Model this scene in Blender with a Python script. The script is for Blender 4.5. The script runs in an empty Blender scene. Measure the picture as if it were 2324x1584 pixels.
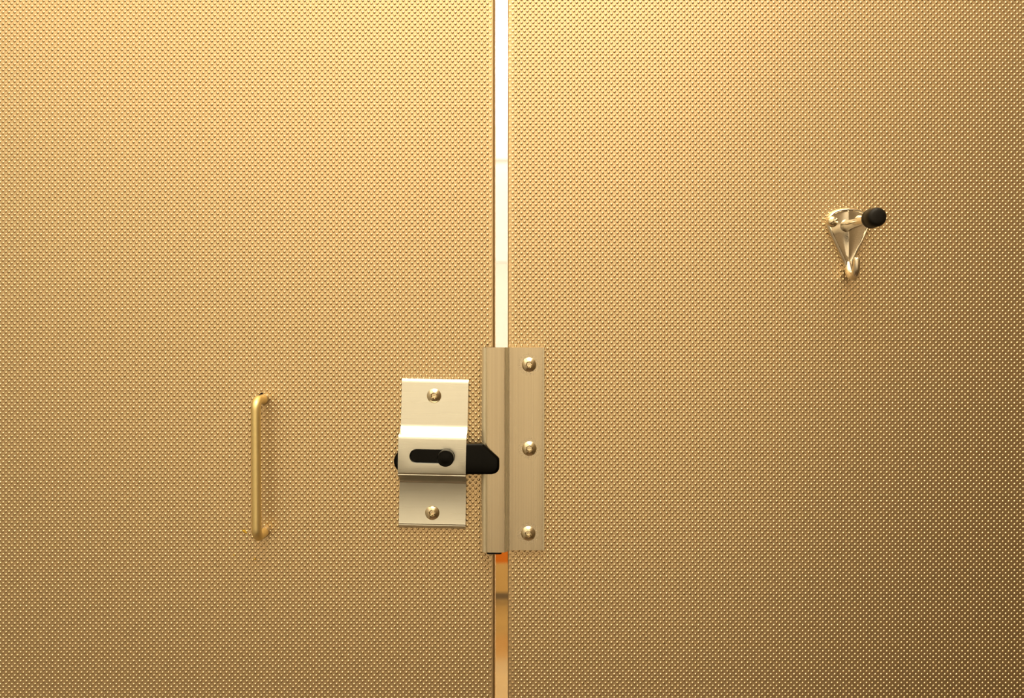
import bpy, bmesh, math
import numpy as np
from mathutils import Vector, Matrix

# ------------------------------------------------------------------ frame
S = 0.00028            # metres per photo pixel on the face of the door
D = 0.55               # camera distance from the face of the door
ZC = 1.15              # camera height
CX, CY = 1162.0, 792.0
scene = bpy.context.scene
col = scene.collection

# ------------------------------------------------------------------ camera
cam = bpy.data.cameras.new('camera')
cam.sensor_fit = 'HORIZONTAL'
cam.sensor_width = 36.0
cam.lens = 36.0 * (D / S) / 2324.0
cam.clip_start = 0.01
cam.dof.use_dof = True
cam.dof.focus_distance = D - 0.002
cam.dof.aperture_fstop = 9.5
cam_o = bpy.data.objects.new('camera', cam)
col.objects.link(cam_o)
cam_o.location = (0, -D, ZC)
cam_o.rotation_euler = (math.pi / 2, 0, 0)
scene.camera = cam_o

# ------------------------------------------------------------------ world, view
world = bpy.data.worlds.new('world')
scene.world = world
world.use_nodes = True
world.node_tree.nodes['Background'].inputs[0].default_value = (1.0, 0.86, 0.66, 1)
world.node_tree.nodes['Background'].inputs[1].default_value = 0.02
vs = scene.view_settings
vs.view_transform = 'Standard'
vs.look = 'None'
vs.gamma = 1.0
vs.use_curve_mapping = False
vs.exposure = -0.20
scene.cycles.max_bounces = 3
scene.cycles.diffuse_bounces = 2
scene.cycles.glossy_bounces = 3
scene.cycles.use_light_tree = False
scene.cycles.adaptive_threshold = 0.02
scene.cycles.caustics_reflective = False
scene.cycles.caustics_refractive = False

LAMP = (1.0, 0.86, 0.64)       # warm white of every lamp in the place
E_STALL = 8.4                 # ceiling lamp over the stall
E_FAR = 52.0                   # wall lamp across the washroom
E_ROOM = 98.0                  # unseen ceiling lamp, added to brighten the washroom floor and lower wall


# ------------------------------------------------------------------ helpers
def P(px, py, d=0.0):
    """photo pixel seen at height d (mm) above the door's face -> world point"""
    k = (D - d * 0.001) / D
    return Vector(((px - CX) * S * k, -d * 0.001, ZC + (CY - py) * S * k))


def link(name, me, mat=None, parent=None, smooth=False):
    o = bpy.data.objects.new(name, me)
    col.objects.link(o)
    if mat:
        me.materials.clear()
        me.materials.append(mat)
    if parent:
        o.parent = parent
        o.matrix_parent_inverse = Matrix.Identity(4)
    if smooth is True:
        for p in me.polygons:
            p.use_smooth = True
    elif smooth:
        for p in me.polygons:
            p.use_smooth = True
        me.set_sharp_from_angle(angle=math.radians(smooth))
    return o


def obj(name, bm, mat, parent=None, smooth=False):
    bmesh.ops.recalc_face_normals(bm, faces=bm.faces)
    me = bpy.data.meshes.new(name)
    bm.to_mesh(me)
    bm.free()
    return link(name, me, mat, parent, smooth)


def tag(o, label, cat=None, group=None, kind=None):
    o['label'] = label
    if cat:
        o['category'] = cat
    if group:
        o['group'] = group
    if kind:
        o['kind'] = kind
    return o


def empty(name, loc):
    o = bpy.data.objects.new(name, None)
    o.empty_display_size = 0.01
    col.objects.link(o)
    o.location = loc
    return o


def box(bm, x0, x1, y0, y1, z0, z1):
    vs_ = [bm.verts.new(p) for p in ((x0, y0, z0), (x1, y0, z0), (x1, y1, z0), (x0, y1, z0),
                                     (x0, y0, z1), (x1, y0, z1), (x1, y1, z1), (x0, y1, z1))]
    for f in ((0, 1, 2, 3), (4, 5, 6, 7), (0, 1, 5, 4), (1, 2, 6, 5), (2, 3, 7, 6), (3, 0, 4, 7)):
        bm.faces.new([vs_[i] for i in f])


def rings(bm, rows, close_start=True, close_end=True):
    """skin a list of equal-length closed rings of points"""
    vr = [[bm.verts.new(p) for p in r] for r in rows]
    n = len(vr[0])
    for a, b in zip(vr[:-1], vr[1:]):
        for i in range(n):
            bm.faces.new((a[i], a[(i + 1) % n], b[(i + 1) % n], b[i]))
    if close_start:
        bm.faces.new(vr[0])
    if close_end:
        bm.faces.new(vr[-1])
    return vr


def tube(bm, path, radii, seg=20, flat=None):
    """round tube along a path; radii per point; flat scales the second axis"""
    path = [Vector(p) for p in path]
    rows = []
    prev = None
    for i, p in enumerate(path):
        if i == 0:
            t = path[1] - path[0]
        elif i == len(path) - 1:
            t = path[-1] - path[-2]
        else:
            t = (path[i + 1] - path[i]).normalized() + (path[i] - path[i - 1]).normalized()
        t.normalize()
        if prev is None:
            u = t.cross(Vector((1, 0, 0)))
            if u.length < 0.1:
                u = t.cross(Vector((0, 0, 1)))
        else:
            u = prev - t * prev.dot(t)
        u.normalize()
        prev = u
        v = t.cross(u)
        r = radii[i] if hasattr(radii, '__len__') else radii
        rows.append([p + (u * math.cos(2 * math.pi * k / seg) + v * math.sin(2 * math.pi * k / seg)) * r
                     for k in range(seg)])
    rings(bm, rows)


def lathe(bm, centre, axis_y_profile, seg=40):
    """profile of (radius, height towards the camera) turned about the -y axis at centre"""
    rows = []
    for r, h in axis_y_profile:
        rows.append([Vector((centre[0] + r * math.cos(2 * math.pi * k / seg), centre[1] - h,
                             centre[2] + r * math.sin(2 * math.pi * k / seg))) for k in range(seg)])
    rings(bm, rows)


# ------------------------------------------------------------------ materials
def mat(name, base, metallic=0.0, rough=0.5, **kw):
    m = bpy.data.materials.new(name)
    m.use_nodes = True
    b = m.node_tree.nodes['Principled BSDF']
    b.inputs['Base Color'].default_value = (*base, 1)
    b.inputs['Metallic'].default_value = metallic
    b.inputs['Roughness'].default_value = rough
    for k, v in kw.items():
        b.inputs[k].default_value = v
    return m


def nn(m, t, **props):
    n = m.node_tree.nodes.new(t)
    for k, v in props.items():
        setattr(n, k, v)
    return n


def noise_grain(m, scale, lo, hi, base, spread, bump=0.0, detail=4.0, bump_dist=0.0001):
    """stretched noise drives a little colour and roughness variation and a fine relief"""
    nt = m.node_tree
    b = nt.nodes['Principled BSDF']
    tc = nn(m, 'ShaderNodeTexCoord')
    mp = nn(m, 'ShaderNodeMapping')
    mp.inputs['Scale'].default_value = scale
    nz = nn(m, 'ShaderNodeTexNoise')
    nz.inputs['Scale'].default_value = 1.0
    nz.inputs['Detail'].default_value = detail
    nt.links.new(tc.outputs['Object'], mp.inputs['Vector'])
    nt.links.new(mp.outputs['Vector'], nz.inputs['Vector'])
    mr = nn(m, 'ShaderNodeMapRange')
    mr.inputs['From Min'].default_value = 0.3
    mr.inputs['From Max'].default_value = 0.7
    mr.inputs['To Min'].default_value = lo
    mr.inputs['To Max'].default_value = hi
    nt.links.new(nz.outputs['Fac'], mr.inputs['Value'])
    nt.links.new(mr.outputs['Result'], b.inputs['Roughness'])
    rp = nn(m, 'ShaderNodeValToRGB')
    rp.color_ramp.elements[0].position = 0.3
    rp.color_ramp.elements[1].position = 0.7
    rp.color_ramp.elements[0].color = (*[c * (1 - spread) for c in base], 1)
    rp.color_ramp.elements[1].color = (*[min(1, c * (1 + spread)) for c in base], 1)
    nt.links.new(nz.outputs['Fac'], rp.inputs['Fac'])
    nt.links.new(rp.outputs['Color'], b.inputs['Base Color'])
    if bump:
        bp = nn(m, 'ShaderNodeBump')
        bp.inputs['Strength'].default_value = bump
        bp.inputs['Distance'].default_value = bump_dist
        nt.links.new(nz.outputs['Fac'], bp.inputs['Height'])
        nt.links.new(bp.outputs['Normal'], b.inputs['Normal'])
    return rp


PANEL = (0.79, 0.605, 0.36)
M_panel = mat('embossed_steel', PANEL, 1.0, 0.39)
M_dots = mat('embossed_steel_dots', PANEL, 1.0, 0.38)
ALU = (0.79, 0.80, 0.74)
M_alu_h = mat('brushed_aluminium_across', ALU, 1.0, 0.3)
noise_grain(M_alu_h, (12, 400, 4000), 0.27, 0.33, ALU, 0.025, 0.04, bump_dist=0.00004)
M_alu_edge = mat('highlit_aluminium_edge', (0.98, 0.91, 0.73), 1.0, 0.5)  # paler than the keeper face, so its edges look lit
M_alu_v = mat('brushed_aluminium_upright', ALU, 1.0, 0.3)
M_brass = mat('satin_gold_metal', (1.0, 0.81, 0.40), 1.0, 0.5)
noise_grain(M_brass, (2500, 2500, 2500), 0.42, 0.50, (1.0, 0.81, 0.40), 0.03, 0.08, bump_dist=0.00003)
M_collar = mat('threaded_steel', (0.62, 0.50, 0.32), 1.0, 0.42)
M_chrome = mat('polished_cast_metal', (0.86, 0.79, 0.66), 1.0, 0.2)
noise_grain(M_chrome, (1500, 1500, 1500), 0.13, 0.26, (0.88, 0.80, 0.66), 0.04, 0.10, bump_dist=0.00006)
M_screw = mat('screw_steel', (0.95, 0.83, 0.60), 1.0, 0.2)
M_black = mat('black_enamel', (0.002, 0.002, 0.0015), 0.0, 0.15, **{'Specular IOR Level': 0.13})
M_rubber = mat('black_rubber', (0.005, 0.004, 0.003), 0.0, 0.5, **{'Specular IOR Level': 0.3})
M_hole = mat('drilled_hole_dark', (0.01, 0.005, 0.003), 0.0, 0.9)
M_speck = mat('yellow_paint', (0.80, 0.50, 0.04), 0.0, 0.6)

M_tile_white = mat('cream_wall_tile', (0.80, 0.76, 0.66), 0.0, 0.5)
noise_grain(M_tile_white, (3, 3, 3), 0.45, 0.55, (0.80, 0.76, 0.66), 0.02)
M_tile_back = mat('tan_wall_tile', (0.70, 0.64, 0.53), 0.0, 0.5)
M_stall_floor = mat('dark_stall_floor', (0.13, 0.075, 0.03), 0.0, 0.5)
M_grey_panel = mat('partition_laminate', (0.21, 0.155, 0.09), 0.0, 0.5)
M_cream = mat('cream_paint', (0.85, 0.82, 0.75), 0.0, 0.6)
noise_grain(M_cream, (4, 4, 4), 0.55, 0.65, (0.85, 0.82, 0.75), 0.02)
M_white = mat('white_paint', (0.88, 0.87, 0.84), 0.0, 0.6)
M_orange = mat('orange_tile', (0.48, 0.115, 0.003), 0.0, 0.35)
M_tan = mat('tan_tile', (0.46, 0.27, 0.075), 0.0, 0.4)
M_floor = mat('brown_floor', (0.47, 0.285, 0.085), 0.0, 0.35)
noise_grain(M_floor, (5, 5, 5), 0.10, 0.15, (0.32, 0.185, 0.05), 0.06)
M_floor.node_tree.nodes['Principled BSDF'].inputs['IOR'].default_value = 1.95
M_floor.node_tree.nodes['Principled BSDF'].inputs['Specular Tint'].default_value = (1.0, 0.82, 0.45, 1)
M_dark = mat('dark_strip', (0.12, 0.075, 0.03), 0.0, 0.5)
M_body = mat('lamp_body_white', (0.8, 0.8, 0.78), 0.0, 0.4)


def emit(name, strength, tint=LAMP):
    m = bpy.data.materials.new(name)
    m.use_nodes = True
    b = m.node_tree.nodes['Principled BSDF']
    b.inputs['Base Color'].default_value = (0.8, 0.8, 0.8, 1)
    b.inputs['Emission Color'].default_value = (*tint, 1)
    b.inputs['Emission Strength'].default_value = strength
    return m


M_em_stall = emit('lit_diffuser_stall', E_STALL)
M_em_far = emit('lit_diffuser_far', E_FAR, (1.0, 0.94, 0.84))
M_em_room = emit('lit_diffuser_room', E_ROOM, (1.0, 0.87, 0.68))

# ------------------------------------------------------------------ the place
X0, X1 = -1.20, 1.20           # washroom sides
XL, XR = -0.62, 0.50           # stall sides
YB, YF = -1.35, 3.44           # stall back wall, far wall
ZT = 2.75                      # ceiling


def slab(name, m, x0, x1, y0, y1, z0, z1, label, cat):
    bm = bmesh.new()
    box(bm, x0, x1, y0, y1, z0, z1)
    return tag(obj(name, bm, m), label, cat, kind='structure')


slab('floor_stall', M_stall_floor, X0, X1, YB, 0.03, -0.05, 0.0, 'dark floor inside the stall', 'floor')
slab('floor', M_floor, X0, X1, 0.03, YF, -0.05, 0.0, 'brown floor seen through the lowest part of the gap', 'floor')
slab('ceiling', M_white, X0, X1, YB, YF, ZT, ZT + 0.05, 'plain white ceiling over stall and washroom', 'ceiling')
slab('wall_behind', M_tile_back, X0, X1, YB - 0.05, YB, 0, ZT, 'white tiled wall at the back of the stall', 'wall')
slab('wall_left', M_tile_white, XL - 0.03, XL, YB, 0.0, 0.0, ZT, 'white tiled wall on the door side of the stall', 'wall')
slab('wall_right', M_grey_panel, XR, XR + 0.025, YB, 0.0, 0.25, 1.85, 'metal side partition of the stall next to the hook panel', 'wall')
slab('wall_washroom_left', M_white, X0 - 0.05, X0, YB, YF, 0, ZT, 'white washroom side wall beyond the hinged door', 'wall')
slab('wall_washroom_right', M_white, X1, X1 + 0.05, YB, YF, 0, ZT, 'white washroom side wall beyond the hook panel', 'wall')

wf = slab('wall_far', M_cream, X0, X1, YF, YF + 0.05, 0, ZT,
          'cream washroom wall across the room, seen through the gap', 'wall')


def far_strip(name, m, z0, z1, t):
    bm = bmesh.new()
    box(bm, X0, X1, YF - t, YF, z0, z1)
    return obj(name, bm, m, wf)


far_strip('white_band', M_white, 1.55, 2.005, 0.006)
far_strip('white_band', M_white, 2.022, 2.75, 0.006)
far_strip('orange_band', M_orange, 0.165, 0.28, 0.006)
far_strip('tan_base', M_tan, 0.03, 0.165, 0.008)
far_strip('dark_strip', M_dark, 0.0, 0.03, 0.012)  # narrow dark strip along the foot of the far wall

# far wall lamp, seen overexposed through the top of the gap
wl = empty('wall_lamp', (-0.05, YF - 0.006, 2.36))
bm = bmesh.new()
box(bm, -0.20, 0.20, -0.03, 0.0, 0.03, 0.25)
obj('back_plate', bm, M_body, wl)
bm = bmesh.new()
rows = []
for i, xx in enumerate((-0.18, -0.17, 0.17, 0.18)):
    rr = 0.9 if i in (0, 3) else 1.0
    rows.append([Vector((xx, -0.075 + 0.05 * rr * math.cos(a), 0.14 + 0.13 * rr * math.sin(a)))
                 for a in [2 * math.pi * k / 24 for k in range(24)]])
rings(bm, rows)
obj('diffuser', bm, M_em_far, wl, 40)
tag(wl, 'glaring white wall lamp shining through the top of the gap', 'lamp')


def ceiling_lamp(x, y, w, l, m, label, drop=0.0):
    t = empty('ceiling_lamp', (x, y, ZT - drop))
    if drop:
        for sx in (-1, 1):
            b_ = bmesh.new()
            tube(b_, [(sx * w * 0.35, 0, -0.005), (sx * w * 0.35, 0, drop)], 0.006, 10)
            obj('suspension_rod', b_, M_body, t)
    b_ = bmesh.new()
    for (a0, a1, c0, c1) in ((-w / 2, w / 2, -l / 2, -l / 2 + .02), (-w / 2, w / 2, l / 2 - .02, l / 2),
                             (-w / 2, -w / 2 + .02, -l / 2 + .02, l / 2 - .02), (w / 2 - .02, w / 2, -l / 2 + .02, l / 2 - .02)):
        box(b_, a0, a1, c0, c1, -0.05, 0.0)
    obj('frame', b_, M_body, t)
    b_ = bmesh.new()
    box(b_, -w / 2 + .02, w / 2 - .02, -l / 2 + .02, l / 2 - .02, -0.045, -0.005)
    obj('diffuser', b_, m, t)
    tag(t, label, 'lamp')
    return t


ceiling_lamp(0.05, -0.66, 0.90, 0.90, M_em_stall, 'suspended lamp hanging over the stall', 0.40)
ceiling_lamp(0.0, 0.9, 1.2, 0.4, M_em_room, 'unseen long ceiling lamp added to brighten the washroom floor')

# ------------------------------------------------------------------ door and front panel
EDGE_L = (1123.0 - CX) * S     # free edge of the door
EDGE_R = (1152.5 - CX) * S     # edge of the fixed panel
THK = 0.025
PZ0, PZ1 = 0.30, 1.85


def panel_mesh(xe, xo, r):
    """slab from x=xo to the rounded gap edge at xe, front face on y=0"""
    s = 1 if xe > xo else -1
    prof = [(xo, 0.0)]
    for k in range(9):
        a = math.pi / 2 * k / 8
        prof.append((xe - s * r * (1 - math.sin(a)), r * (1 - math.cos(a))))
    prof += [(xe, THK), (xo, THK)]
    bm_ = bmesh.new()
    rings(bm_, [[Vector((x, y, z)) for x, y in prof] for z in (PZ0, PZ1)])
    return bm_


PX_, PY_ = 13.17, 13.09
DOT_R, DOT_H = 3.35 * S, 0.00047
DOTS_X, DOTS_Y = (-400, 2730), (CY - 1010, CY + 1010)     # extent of the modelled dots, photo pixels


def relief_beyond(base, ax, ay):
    """copy of the sheet material whose fine relief carries the dot pattern on beyond the modelled dots"""
    m = base.copy()
    nt_ = m.node_tree

    def mth(op, a, b=None, c=None):
        n = nn(m, 'ShaderNodeMath', operation=op)
        for i, q in enumerate((a, b, c)):
            if q is None:
                continue
            if isinstance(q, (int, float)):
                n.inputs[i].default_value = q
            else:
                nt_.links.new(q, n.inputs[i])
        return n.outputs[0]
    sp = nn(m, 'ShaderNodeSeparateXYZ')
    nt_.links.new(nn(m, 'ShaderNodeTexCoord').outputs['Object'], sp.inputs[0])
    px = mth('MULTIPLY_ADD', sp.outputs['X'], 1 / S, CX)
    py = mth('MULTIPLY_ADD', sp.outputs['Z'], -1 / S, CY + ZC / S)
    u = mth('MULTIPLY', mth('SUBTRACT', px, ax), 2 / PX_)
    v = mth('MULTIPLY', mth('SUBTRACT', py, ay), 2 / PY_)
    a = mth('MULTIPLY', mth('ADD', u, v), 0.5)
    b = mth('MULTIPLY', mth('SUBTRACT', u, v), 0.5)
    fa = mth('SUBTRACT', a, mth('ROUND', a))
    fb = mth('SUBTRACT', b, mth('ROUND', b))
    r2 = mth('MULTIPLY', mth('ADD', mth('MULTIPLY', fa, fa), mth('MULTIPLY', fb, fb)), 2 * (PX_ / 2 * S / DOT_R) ** 2)
    hgt = mth('MULTIPLY', mth('SUBTRACT', 1.0, mth('MINIMUM', r2, 1.0)), DOT_H)
    inx = mth('MULTIPLY', mth('GREATER_THAN', px, DOTS_X[0] + 3), mth('LESS_THAN', px, DOTS_X[1] - 3))
    iny = mth('MULTIPLY', mth('GREATER_THAN', py, DOTS_Y[0] + 3), mth('LESS_THAN', py, DOTS_Y[1] - 3))
    out = mth('SUBTRACT', 1.0, mth('MULTIPLY', inx, iny))
    bp = nn(m, 'ShaderNodeBump')
    bp.inputs['Strength'].default_value = 1.0
    bp.inputs['Distance'].default_value = 1.0
    nt_.links.new(mth('MULTIPLY', hgt, out), bp.inputs['Height'])
    nt_.links.new(bp.outputs['Normal'], nt_.nodes['Principled BSDF'].inputs['Normal'])
    return m


door = obj('door_1', panel_mesh(EDGE_L, XL, 0.0018), relief_beyond(M_panel, 1106.2, 610.5), None, 40)
tag(door, 'dotted brass-coloured metal door carrying the pull handle and slide latch', 'door', kind='structure')
front = obj('wall_front', panel_mesh(EDGE_R, XR, 0.0010), relief_beyond(M_panel, 1170.4, 614.5), None, 40)
tag(front, 'dotted brass-coloured metal panel carrying the coat hook and latch keeper', 'wall panel', kind='structure')


def dots(name, pts, hts, r, seg, prof, parent):
    """one mesh of many little domes: pts (n,2) x,z; hts (n,) heights; prof rows (radius, height) fractions"""
    n = len(pts)
    ring = []
    for fr, fh in prof:
        for k in range(seg):
            a = 2 * math.pi * k / seg
            ring.append((fr * math.cos(a) * r, fh, fr * math.sin(a) * r))
    ring.append((0, 1.0, 0))
    t = np.array(ring, dtype=np.float32)
    nv = len(t)
    v = np.empty((n, nv, 3), dtype=np.float32)
    v[:, :, 0] = pts[:, None, 0] + t[None, :, 0]
    v[:, :, 1] = -(hts[:, None] * t[None, :, 1])
    v[:, :, 2] = pts[:, None, 1] + t[None, :, 2]
    tri = []
    for j in range(len(prof) - 1):
        for k in range(seg):
            a, b = j * seg + k, j * seg + (k + 1) % seg
            c, d = a + seg, b + seg
            tri += [(a, b, d), (a, d, c)]
    top = (len(prof) - 1) * seg
    for k in range(seg):
        tri.append((top + k, top + (k + 1) % seg, nv - 1))
    tri = np.array(tri, dtype=np.int32)
    f = (tri[None, :, :] + (np.arange(n, dtype=np.int32) * nv)[:, None, None]).reshape(-1)
    nt_ = len(f) // 3
    me = bpy.data.meshes.new(name)
    me.vertices.add(n * nv)
    me.vertices.foreach_set('co', v.reshape(-1))
    me.loops.add(len(f))
    me.loops.foreach_set('vertex_index', f)
    me.polygons.add(nt_)
    me.polygons.foreach_set('loop_start', np.arange(0, nt_ * 3, 3, dtype=np.int32))
    me.polygons.foreach_set('use_smooth', np.ones(nt_, dtype=bool))
    me.update(calc_edges=True)
    o = link(name, me, M_dots, parent)
    o['kind'] = 'stuff'
    o['label'] = 'raised round dots embossed all over the sheet'
    return o


rng = np.random.default_rng(3)


def lattice(ax, ay, x_lo, x_hi, y_lo, y_hi):
    i = np.arange(math.floor((x_lo - ax) / (PX_ / 2)), math.ceil((x_hi - ax) / (PX_ / 2)) + 1)
    j = np.arange(math.floor((y_lo - ay) / (PY_ / 2)), math.ceil((y_hi - ay) / (PY_ / 2)) + 1)
    I, J = np.meshgrid(i, j)
    keep = ((I + J) % 2) == 0
    x = ax + I[keep] * PX_ / 2
    y = ay + J[keep] * PY_ / 2
    ok = (x > x_lo) & (x < x_hi) & (y > y_lo) & (y < y_hi)
    return x[ok], y[ok]


def emboss(parent, ax, ay, x_lo, x_hi, squash):
    x, y = lattice(ax, ay, x_lo, x_hi, *DOTS_Y)
    h = np.full(len(x), DOT_H) * rng.uniform(0.94, 1.06, len(x))
    for xs, f in squash:
        near = np.abs(x - xs) < 3.0
        h[near] *= f * rng.uniform(0.7, 1.3, near.sum())
    pts = np.stack([(x - CX) * S, ZC + (CY - y) * S], 1).astype(np.float32)
    inner = (np.abs(x - CX) < 1190) & (np.abs(y - CY) < 815)
    dots('embossed_dots', pts[inner], h[inner], DOT_R, 10, ((1.0, -0.06), (0.84, 0.42), (0.47, 0.84)), parent)
    dots('embossed_dots', pts[~inner], h[~inner], DOT_R, 6, ((1.0, -0.05), (0.62, 0.72)), parent)


emboss(door, 1106.2, 610.5, DOTS_X[0], 1115.5, ((1112.8, 0.35),))
emboss(front, 1170.4, 614.5, 1155.5, DOTS_X[1], ((1157.2, 0.2), (1163.8, 0.55)))

# small drilled hole that peeps out above the upper foot of the handle
bm = bmesh.new()
c = P(595.5, 898.5)
lathe(bm, (c.x, 0.0, c.z), ((7.6 * S, -0.0005), (7.6 * S, 0.00003)), 24)
obj('drilled_hole', bm, M_hole, door)


# ------------------------------------------------------------------ button-head security screws
def make_screw(parent, px, py, d, rpx=16.2, turn=0.0):
    """domed head with a six-lobed socket and a centre pin; base at height d (mm)"""
    c_ = P(px, py, d)
    r = rpx * S
    seg = 48
    h = r * 0.40
    bm_ = bmesh.new()
    rows_ = []

    def ring_at(fn, hh):
        return [Vector((c_.x + fn(a) * math.cos(a + turn), c_.y - hh, c_.z + fn(a) * math.sin(a + turn)))
                for a in [2 * math.pi * k / seg for k in range(seg)]]
    rows_.append(ring_at(lambda a: r * 0.99, -0.0003))
    rows_.append(ring_at(lambda a: r * 1.0, 0.00015))
    for f in (1.0, 0.95, 0.88, 0.80, 0.70, 0.60, 0.52):
        hh = 0.00025 + r * (math.sqrt(2.07 - f * f) - math.sqrt(1.07))
        rows_.append(ring_at(lambda a, f=f: r * f, hh))
    hs = 0.00025 + r * (math.sqrt(2.07 - 0.2) - math.sqrt(1.07))

    def star(a):
        return r * (0.42 + 0.035 * math.cos(6 * a))
    rows_.append(ring_at(lambda a: star(a) * 1.06, hs))
    rows_.append(ring_at(star, hs - 0.0002))
    rows_.append(ring_at(lambda a: star(a) * 0.74, h * 0.10))
    rings(bm_, rows_)
    s = obj('screw', bm_, M_screw, parent, 35)
    bm_ = bmesh.new()
    lathe(bm_, c_, ((r * 0.15, h * 0.06), (r * 0.15, h * 0.48), (r * 0.12, h * 0.56), (r * 0.05, h * 0.56), (r * 0.04, h * 0.50)), 20)
    obj('security_pin', bm_, M_screw, s, 35)
    return s


def to_local(root):
    """keep world-built parts in place under an Empty that stands at the thing's base"""
    bpy.context.view_layer.update()
    inv = Matrix.Translation(-root.location)
    for ch in [o for o in bpy.data.objects if o.parent == root and o.type == 'MESH']:
        ch.data.transform(inv)


# ------------------------------------------------------------------ keeper on the fixed panel
keeper = empty('latch_keeper', P(1165, 1248, 0))
prof = [(1093.0, 3.6), (1092.6, 4.6), (1093.2, 5.8), (1094.8, 6.8), (1097.8, 7.7), (1102, 8.3), (1107.5, 8.65), (1115, 8.8), (1128, 8.85), (1138, 8.75),
        (1144.6, 8.5), (1146.0, 8.1), (1146.9, 7.0), (1147.4, 6.1), (1148.2, 6.7), (1149.4, 7.0), (1150.6, 6.7), (1151.3, 5.6),
        (1151.9, 4.2), (1152.5, 3.7), (1153.3, 4.0), (1154.4, 3.8), (1155.3, 2.9), (1156.4, 2.35), (1157.2, 2.3), (1230.8, 2.3), (1231.6, 2.4), (1234.9, 3.1), (1235.8, 2.7), (1236.0, 1.6)]
inner = [(1236.0, 0.0), (1152.0, 0.0), (1149.5, 2.6), (1147.0, 4.6), (1144.0, 6.2), (1120, 6.9), (1100, 6.7), (1096.0, 5.6), (1095.4, 3.6)]
# tiny upright flutes of the extrusion on the broad faces
bm = bmesh.new()
zt, zb = P(1165, 788.5, 2).z, P(1165, 1248.3, 2).z
rows = []
for z in (zb, zt):
    rows.append([Vector((P(x, 792, d).x, -d * 0.001, z)) for x, d in prof + inner])
rings(bm, rows)
kp = obj('extruded_plate', bm, M_alu_v, keeper, 30)
kp.data.materials.append(M_alu_edge)          # highlights painted as lighter metal on corners, groove beads and lip
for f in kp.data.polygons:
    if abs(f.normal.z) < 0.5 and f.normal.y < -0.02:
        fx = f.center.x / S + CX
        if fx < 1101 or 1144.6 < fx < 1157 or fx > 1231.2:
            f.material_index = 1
bm = bmesh.new()
zr = P(1120, 1257.2, 4.5).z
zr1 = zt - 0.004
xr0, xr1 = P(1104.5, 0, 4).x, P(1138.5, 0, 4).x
rows = []
for z in (zr, zr1):
    rows.append([Vector((x, y, z)) for x, y in ((xr0, -0.0030), (xr0 + .0005, -0.0025), (xr1 - .0005, -0.0025), (xr1, -0.0030),
                                                (xr1, -0.0042), (xr1 - .001, -0.0056), (xr0 + .001, -0.0056), (xr0, -0.0042))])
rings(bm, rows)
obj('rubber_bumper', bm, M_rubber, keeper, 40)
K_SCREWS = ((1201, 827.5), (1201.5, 1018), (1199, 1210.5))
for k, (sx, sy) in enumerate(K_SCREWS):
    make_screw(keeper, sx, sy, 2.2, 16.4, 0.2 + 0.25 * k)
to_local(keeper)
tag(keeper, 'tall satin aluminium latch keeper with three screws, bridging the gap', 'latch keeper')

# keeper metal: upright brushed streaks and pale residue round the three screws
rp = noise_grain(M_alu_v, (1500, 200, 4), 0.20, 0.28, (0.68, 0.59, 0.44), 0.07, 0.06, bump_dist=0.00004)
nt = M_alu_v.node_tree
bs = nt.nodes['Principled BSDF']
tc = nn(M_alu_v, 'ShaderNodeTexCoord')
cur = None
base_v = keeper.location
for sx, sy in K_SCREWS:
    q = P(sx, sy, 2.3) - base_v
    sub = nn(M_alu_v, 'ShaderNodeVectorMath', operation='DISTANCE')
    sub.inputs[1].default_value = q
    nt.links.new(tc.outputs['Object'], sub.inputs[0])
    mr = nn(M_alu_v, 'ShaderNodeMapRange')
    mr.inputs['From Min'].default_value = 27 * S
    mr.inputs['From Max'].default_value = 17 * S
    nt.links.new(sub.outputs['Value'], mr.inputs['Value'])
    if cur is None:
        cur = mr.outputs['Result']
    else:
        mx = nn(M_alu_v, 'ShaderNodeMath', operation='MAXIMUM')
        nt.links.new(cur, mx.inputs[0])
        nt.links.new(mr.outputs['Result'], mx.inputs[1])
        cur = mx.outputs[0]
nz = nn(M_alu_v, 'ShaderNodeTexNoise')
nz.inputs['Scale'].default_value = 900
nz.inputs['Detail'].default_value = 5
nt.links.new(tc.outputs['Object'], nz.inputs['Vector'])
mr2 = nn(M_alu_v, 'ShaderNodeMapRange')
mr2.inputs['From Min'].default_value = 0.42
mr2.inputs['From Max'].default_value = 0.72
mr2.inputs['To Max'].default_value = 0.8
nt.links.new(nz.outputs['Fac'], mr2.inputs['Value'])
mm = nn(M_alu_v, 'ShaderNodeMath', operation='MULTIPLY')
nt.links.new(cur, mm.inputs[0])
nt.links.new(mr2.outputs['Result'], mm.inputs[1])
inv_ = nn(M_alu_v, 'ShaderNodeMath', operation='SUBTRACT')
inv_.inputs[0].default_value = 1.0
nt.links.new(mm.outputs[0], inv_.inputs[1])
nt.links.new(inv_.outputs[0], bs.inputs['Metallic'])

# ------------------------------------------------------------------ slide latch on the door
LC = (984.0, 1029.0)
TILT = math.radians(-1.25)
latch = empty('slide_latch', P(LC[0], 1198, 0))
sec = [(859.5, 0.9), (860.5, 1.7), (863, 2.2), (867, 2.65), (869.5, 2.8), (963, 2.8), (968, 3.1), (973.5, 4.0), (978, 5.6),
       (982, 8.0), (984.5, 10.4), (986, 11.6), (988, 12.4), (991.5, 13.0), (995.5, 13.4), (998, 13.5),
       (1074, 13.5), (1076, 13.3), (1077.5, 12.8), (1079, 12.95), (1080.5, 12.7), (1082, 11.6), (1084, 9.4), (1086.5, 7.0),
       (1089, 5.2), (1091.5, 4.0), (1094, 3.1), (1096.5, 2.8), (1187, 2.8), (1189, 2.95), (1191, 2.6), (1193, 2.65), (1196, 1.9), (1198.5, 0.9)]
half = 75.7 * S * (1 - 0.003 / D)
cx = P(LC[0], 0, 3).x
cz = P(0, LC[1], 3).z


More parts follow.
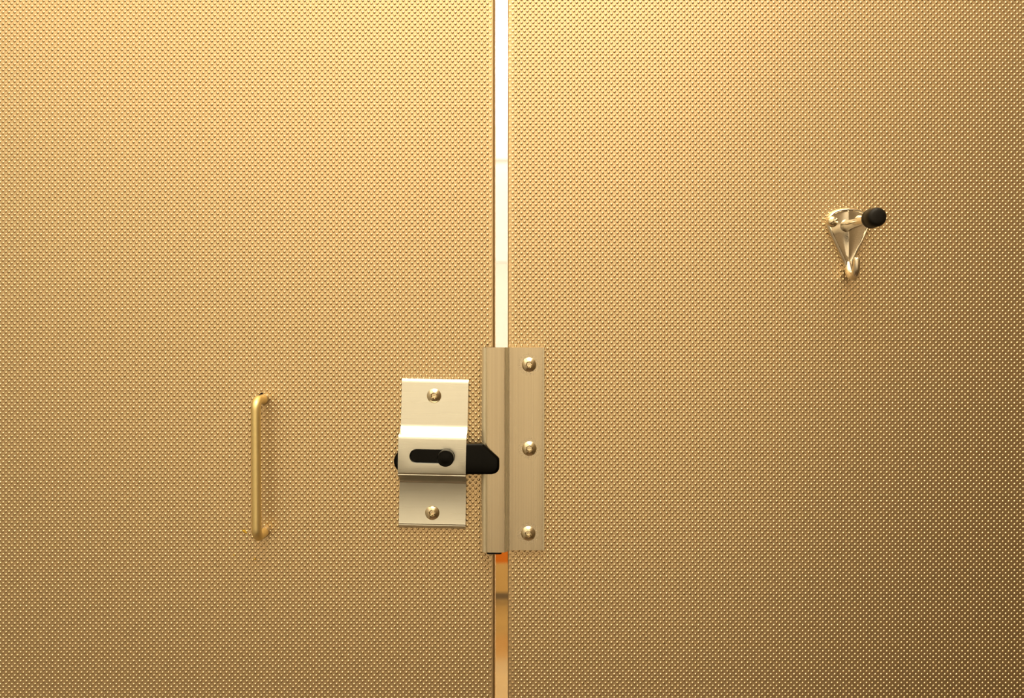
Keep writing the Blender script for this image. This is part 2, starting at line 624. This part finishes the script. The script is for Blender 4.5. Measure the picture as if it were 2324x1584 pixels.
def tilt(v):
    dx, dz = v.x - cx, v.z - cz
    return Vector((cx + dx * math.cos(TILT) - dz * math.sin(TILT), v.y, cz + dx * math.sin(TILT) + dz * math.cos(TILT)))


outer = [(P(LC[0], y, d).z, -d * 0.001) for y, d in sec]
inner_s = []
for i, (z, y) in enumerate(outer):                       # sheet thickness towards the door
    inner_s.append((z, min(0.0, y + 0.0018)))
# keep the steep shoulders solid: shift inner wall towards the middle
zm = 0.5 * (P(0, 998, 13.5).z + P(0, 1074, 13.5).z)
inner_s = [(z + (0.0014 if z < zm else -0.0014) * (1 if -0.0131 < y < -0.0030 else 0), yi) for (z, y), (_, yi) in zip(outer, inner_s)]
bm = bmesh.new()
ring_pts = outer + inner_s[::-1]
rings(bm, [[tilt(Vector((cx + sx * half, y, z))) for z, y in ring_pts] for sx in (-1, 1)])
plate = obj('face_plate', bm, M_alu_h)
# slot: cut with a stadium-shaped cutter
sa, sb = P(945.5, 1036, 13.5), P(1016, 1036, 13.5)
rs = 15.3 * S * (1 - 0.0135 / D)
bm = bmesh.new()
pts = []
for k in range(25):
    a = math.pi / 2 + math.pi * k / 24
    pts.append((sa, math.cos(a), math.sin(a)))
for k in range(25):
    a = -math.pi / 2 + math.pi * k / 24
    pts.append((sb, math.cos(a), math.sin(a)))


def stadium(r, y):
    return [tilt(Vector((c_.x + r * u, y, c_.z + r * w))) for c_, u, w in pts]


rings(bm, [stadium(rs + 0.0003, -0.020), stadium(rs + 0.0003, -0.0105)])
cutter = obj('cutter', bm, M_alu_h)
md = plate.modifiers.new('slot', 'BOOLEAN')
md.operation = 'DIFFERENCE'
md.solver = 'EXACT'
md.object = cutter
bpy.context.view_layer.update()
dg = bpy.context.evaluated_depsgraph_get()
new_me = bpy.data.meshes.new_from_object(plate.evaluated_get(dg))
plate.modifiers.clear()
plate.data = new_me
cm = cutter.data
bpy.data.objects.remove(cutter)
bpy.data.meshes.remove(cm)
for p_ in plate.data.polygons:
    p_.use_smooth = True
plate.data.set_sharp_from_angle(angle=math.radians(32))
plate.parent = latch
# chamfered rim of the slot
bm = bmesh.new()
rings(bm, [stadium(rs + 0.00034, -0.01352), stadium(rs - 0.0001, -0.0129), stadium(rs - 0.0001, -0.0118), stadium(rs + 0.0004, -0.0118)], False, False)
rim = obj('slot_rim', bm, M_alu_h, plate, 30)

# sliding bolt: rounded tail on the left, chamfered nose over the keeper
nose = [(1094.5, 1007.0), (1098.0, 1008.5), (1130.5, 1038.0), (1132.8, 1041.0), (1133.2, 1046.0), (1133.2, 1060.0), (1132.2, 1066.5),
        (1129.0, 1071.5), (1124.0, 1075.0), (1116.0, 1077.0), (1095, 1077.2), (1000, 1076.5), (922, 1076.0)]
for k in range(1, 16):
    a = math.pi * 1.5 - math.pi * k / 16
    nose.append((922 + 29 * math.cos(a), 1047.5 - 28.5 * math.sin(a)))
nose += [(930, 1019.0), (938, 1008.5), (1000, 1007.2)]
loop = [P(x, y, 11.4) for x, y in nose]
cen = sum(loop, Vector()) / len(loop)


def shrink(v, mm, y):
    dv = Vector((v.x - cen.x, 0, v.z - cen.z))
    sx = max(0.0, 1 - mm * 0.001 / max(abs(dv.x), 0.004))
    sz = max(0.0, 1 - mm * 0.001 / max(abs(dv.z), 0.004))
    return Vector((cen.x + dv.x * sx, y, cen.z + dv.z * sz))


bm = bmesh.new()
rings(bm, [[shrink(v, 0.3, -0.0089) for v in loop], [shrink(v, 0.0, -0.0091) for v in loop],
           [shrink(v, 0.0, -0.0098) for v in loop], [shrink(v, 0.12, -0.0104) for v in loop],
           [shrink(v, 0.4, -0.0109) for v in loop], [shrink(v, 0.85, -0.0112) for v in loop], [shrink(v, 1.5, -0.0114) for v in loop]])
bolt = obj('sliding_bolt', bm, M_black, latch, 35)
bm = bmesh.new()
kc = P(1010.5, 1041.0, 22.0)
kr = 19.2 * S * (1 - 0.022 / D)
lathe(bm, (kc.x, 0, kc.z), ((kr * 0.55, 0.0108), (kr * 0.55, 0.0140), (kr * 0.96, 0.0142), (kr * 1.0, 0.0148), (kr * 1.0, 0.0208),
                            (kr * 0.97, 0.0214), (kr * 0.90, 0.0219), (kr * 0.55, 0.0219), (kr * 0.50, 0.0220)), 48)
obj('slide_knob', bm, M_black, bolt, 35)
for k, (sx, sy) in enumerate(((985.2, 898.2), (981.2, 1163.5))):
    make_screw(latch, sx, sy, 2.8, 16.2, 0.5 + 0.3 * k)
to_local(latch)
for o in bpy.data.objects:
    if o.parent in (bolt, plate) or (o.parent and o.parent.name.startswith('screw') and o.parent.parent == latch):
        o.data.transform(Matrix.Translation(-latch.location))
    if o.parent and o.parent.name.startswith('screw') and o.parent.parent == keeper:
        o.data.transform(Matrix.Translation(-keeper.location))
tag(latch, 'satin aluminium slide latch with black bolt and round black knob in its slot', 'latch')

# ------------------------------------------------------------------ wire pull handle on the door
handle = empty('pull_handle', P(600, 1207, 0))
hr = 10.6 * S
dtop, dbot = P(600.5, 906, 0), P(600.5, 1206.5, 0)
DH = 18.0
path, rad = [], []
rb = 0.0056
yb = -DH * 0.001
path.append(Vector((dtop.x, -0.0002, dtop.z)))
path.append(Vector((dtop.x, -0.004, dtop.z)))
for k in range(11):
    a = math.pi / 2 * k / 10
    path.append(Vector((dtop.x, yb + rb * (1 - math.sin(a)), dtop.z - rb * (1 - math.cos(a)))))
for k in range(1, 8):
    f = k / 8
    path.append(Vector((dtop.x, yb, dtop.z - rb + f * (dbot.z - dtop.z + 2 * rb))))
for k in range(11):
    a = math.pi / 2 * k / 10
    path.append(Vector((dbot.x, yb + rb * (1 - math.cos(a)), dbot.z + rb * (1 - math.sin(a)))))
path.append(Vector((dbot.x, -0.004, dbot.z)))
path.append(Vector((dbot.x, -0.0002, dbot.z)))
for i, p_ in enumerate(path):                    # the bar leans very slightly
    f = (dtop.z - p_.z) / (dtop.z - dbot.z)
    p_.x += (f - 0.5) * 2.2 * S
bm = bmesh.new()
tube(bm, path, hr, 28)
obj('bar', bm, M_brass, handle, 50)
for q, sgn in ((path[0], 1), (path[-1], -1)):
    bm = bmesh.new()
    lathe(bm, (q.x, 0, q.z), ((hr * 1.10, -0.0001), (hr * 1.12, 0.0006), (hr * 1.04, 0.0010), (hr * 1.10, 0.0014), (hr * 1.04, 0.0018),
                              (hr * 1.09, 0.0022), (hr * 1.03, 0.0027), (hr * 0.98, 0.0030)), 28)
    obj('foot_collar', bm, M_collar, handle, 30)
to_local(handle)
tag(handle, 'slim gold-coloured wire pull handle mounted upright on the dotted door', 'handle')

# ------------------------------------------------------------------ coat hook on the fixed panel
hook = empty('coat_hook', P(1922, 620, 0))
AX = 1921.5
half_out = [(0, 471), (14, 472.5), (27, 475.5), (38, 481), (46, 489), (50.5, 499), (51.2, 508), (48.5, 519), (42.5, 533), (34.5, 550),
            (26, 568), (17.5, 586), (12.0, 598), (9.6, 606), (8.0, 613)]
outl = [(AX - a, b) for a, b in half_out] + [(AX + a, b) for a, b in half_out[:0:-1]]
# densify
dens = []
for i in range(len(outl)):
    a, b = Vector(outl[i]), Vector(outl[(i + 1) % len(outl)])
    for f in (0, 0.34, 0.67):
        dens.append(a.lerp(b, f))
hc = Vector((AX, 520.0))


def inset(pt, m):
    """move an outline point inwards by m pixels (towards the spine, less along it)"""
    dx = pt.x - hc.x
    tgt = Vector((hc.x, min(max(pt.y, 512.0), 590.0)))
    dv = pt - tgt
    l = dv.length
    return tgt + dv * max(0.0, (l - m) / l) if l > 1e-6 else pt


def wp(pt, d):
    v = P(pt.x, pt.y, 0)
    v.y = -d * 0.001
    return v


bm = bmesh.new()
lv = [(0.0, 0.0), (0.3, 1.4), (1.6, 2.8), (4.2, 3.7), (6.2, 4.0), (8.2, 3.85), (9.2, 3.45)]
rows = [[wp(inset(p_, m_), d_) for p_ in dens] for m_, d_ in lv]
vr = rings(bm, rows, True, False)
# inner dished face rising to the spine seam
last = vr[-1]
for frac, d_ in ((0.62, 3.3), (0.13, 3.36), (0.03, 3.4)):
    new = []
    for p_ in dens:
        q = inset(p_, 9.2)
        tgt = Vector((hc.x, min(max(p_.y, 482.0), 596.0)))
        q2 = Vector((tgt.x + (q.x - tgt.x) * frac, tgt.y + (q.y - tgt.y) * frac)) if abs(q.x - tgt.x) > 0 else tgt
        d2 = d_ + (0.25 if frac < 0.05 else 0.0)
        new.append(bm.verts.new(wp(q2, d2)))
    n = len(new)
    for i in range(n):
        try:
            bm.faces.new((last[i], last[(i + 1) % n], new[(i + 1) % n], new[i]))
        except ValueError:
            pass
    last = new
bm.faces.new(last)
bmesh.ops.remove_doubles(bm, verts=bm.verts, dist=0.000005)
obj('back_plate', bm, M_chrome, hook, 40)

# lower J-shaped hook
bm = bmesh.new()
hx = P(AX + 1, 0, 0).x
pz = lambda py: P(0, py, 0).z
jp, jr = [], []
for (d_, py, r_) in ((1.2, 592, 6.5), (2.2, 604, 8.4), (3.2, 614, 9.6), (5.0, 623.5, 9.6), (7.6, 629, 9.2), (10.6, 629.5, 8.8), (13.2, 625, 8.4),
                     (14.8, 616, 8.1), (15.4, 606, 7.9), (15.5, 597, 7.6), (15.4, 593.0, 7.0), (15.3, 590.5, 5.2), (15.25, 589.0, 2.4)):
    jp.append(Vector((hx, -d_ * 0.001, pz(py))))
    jr.append(r_ * S)
tube(bm, jp, jr, 24)
obj('lower_hook', bm, M_chrome, hook, 60)

# straight post with flared root
bm = bmesh.new()
b0 = P(1917, 513.5, 0)
b1 = P(1993.5, 491.5, 51)
ax_pts, ax_r = [], []
for f, r_ in ((0.04, 16.0), (0.07, 14.0), (0.10, 12.3), (0.14, 11.4), (0.20, 10.9), (0.35, 10.4), (0.55, 10.0), (0.83, 9.8)):
    ax_pts.append(b0.lerp(b1, f))
    ax_r.append(r_ * S)
tube(bm, ax_pts, ax_r, 28)
post = obj('post', bm, M_chrome, hook, 50)
bm = bmesh.new()
ax_pts, ax_r = [], []
for f, r_ in ((0.775, 9.5), (0.778, 18.2), (0.785, 19.8), (0.795, 20.5), (0.835, 20.6), (0.85, 20.0), (0.865, 20.4), (0.93, 20.4), (0.96, 19.7), (0.98, 18.4), (0.993, 16.0),
              (1.0, 12.5), (1.003, 7.0), (1.004, 2.0)):
    ax_pts.append(b0.lerp(b1, f))
    ax_r.append(r_ * S)
tube(bm, ax_pts, ax_r, 36)
cap = obj('rubber_cap', bm, M_rubber, post, 40)

# two domed one-way screws
for k, (sx, sy, tr) in enumerate(((1889.5, 502.5, 0.6), (1953.0, 500.0, -0.4))):
    c_ = P(sx, sy, 3.6)
    r = 12.6 * S
    bm = bmesh.new()
    lathe(bm, (c_.x, 0, c_.z), ((r, 0.0030), (r, 0.0038), (r * 0.96, 0.0044), (r * 0.84, 0.0051), (r * 0.62, 0.0057), (r * 0.34, 0.0061), (r * 0.06, 0.0062)), 36)
    s = obj('screw', bm, M_screw, hook, 40)
    # the two ramps of the one-way drive
    bm = bmesh.new()
    for sg in (1, -1):
        u = Vector((math.cos(tr), 0, math.sin(tr))) * sg
        w = Vector((-math.sin(tr), 0, math.cos(tr))) * sg
        cc = Vector((c_.x, 0, c_.z))
        pts = [cc + u * r * 0.10 - w * r * 0.05, cc + u * r * 0.80 - w * r * 0.05, cc + u * r * 0.60 + w * r * 0.55, cc + u * r * 0.08 + w * r * 0.30]
        hs = (0.0066, 0.0058, 0.0050, 0.0060)
        rings(bm, [[p_ + Vector((0, -0.0045, 0)) for p_ in pts], [p_ + Vector((0, -h_, 0)) for p_, h_ in zip(pts, hs)]])
    dr = obj('drive_ramp', bm, M_screw, s)
    dr.data.transform(Matrix.Translation(-hook.location))
to_local(hook)
cap.data.transform(Matrix.Translation(-hook.location))
tag(hook, 'polished metal coat hook with black rubber-capped post and small lower hook', 'coat hook')


# ------------------------------------------------------------------ yellow flecks on the door
def fleck(px, py, r, seed, label):
    rg = np.random.default_rng(seed)
    o_ = P(px, py, 0)
    n = 11
    base = [(r * S * (0.7 + 0.5 * rg.random()), 2 * math.pi * k / n) for k in range(n)]
    bm_ = bmesh.new()
    ang = -0.7
    rows_ = []
    for f, h_ in ((1.0, -0.0001), (0.95, 0.00032), (0.6, 0.00050)):
        rw = []
        for rr, a in base:
            x, z = rr * f * 1.35 * math.cos(a), rr * f * 0.7 * math.sin(a)
            rw.append(Vector((x * math.cos(ang) - z * math.sin(ang), -h_, x * math.sin(ang) + z * math.cos(ang))))
        rows_.append(rw)
    rings(bm_, rows_)
    o = obj('yellow_fleck', bm_, M_speck, None, 50)
    o.location = (o_.x, -0.0001, o_.z)
    return tag(o, label, 'fleck', 'yellow flecks stuck to the door')


fleck(555.5, 1206, 4.6, 1, 'largest yellow fleck, beside the lower foot of the pull handle')
fleck(579, 1268.5, 2.8, 2, 'small yellow fleck on the door straight below the pull handle')
fleck(531.5, 1259.5, 1.8, 5, 'tiniest yellow fleck on the door, below the largest fleck')
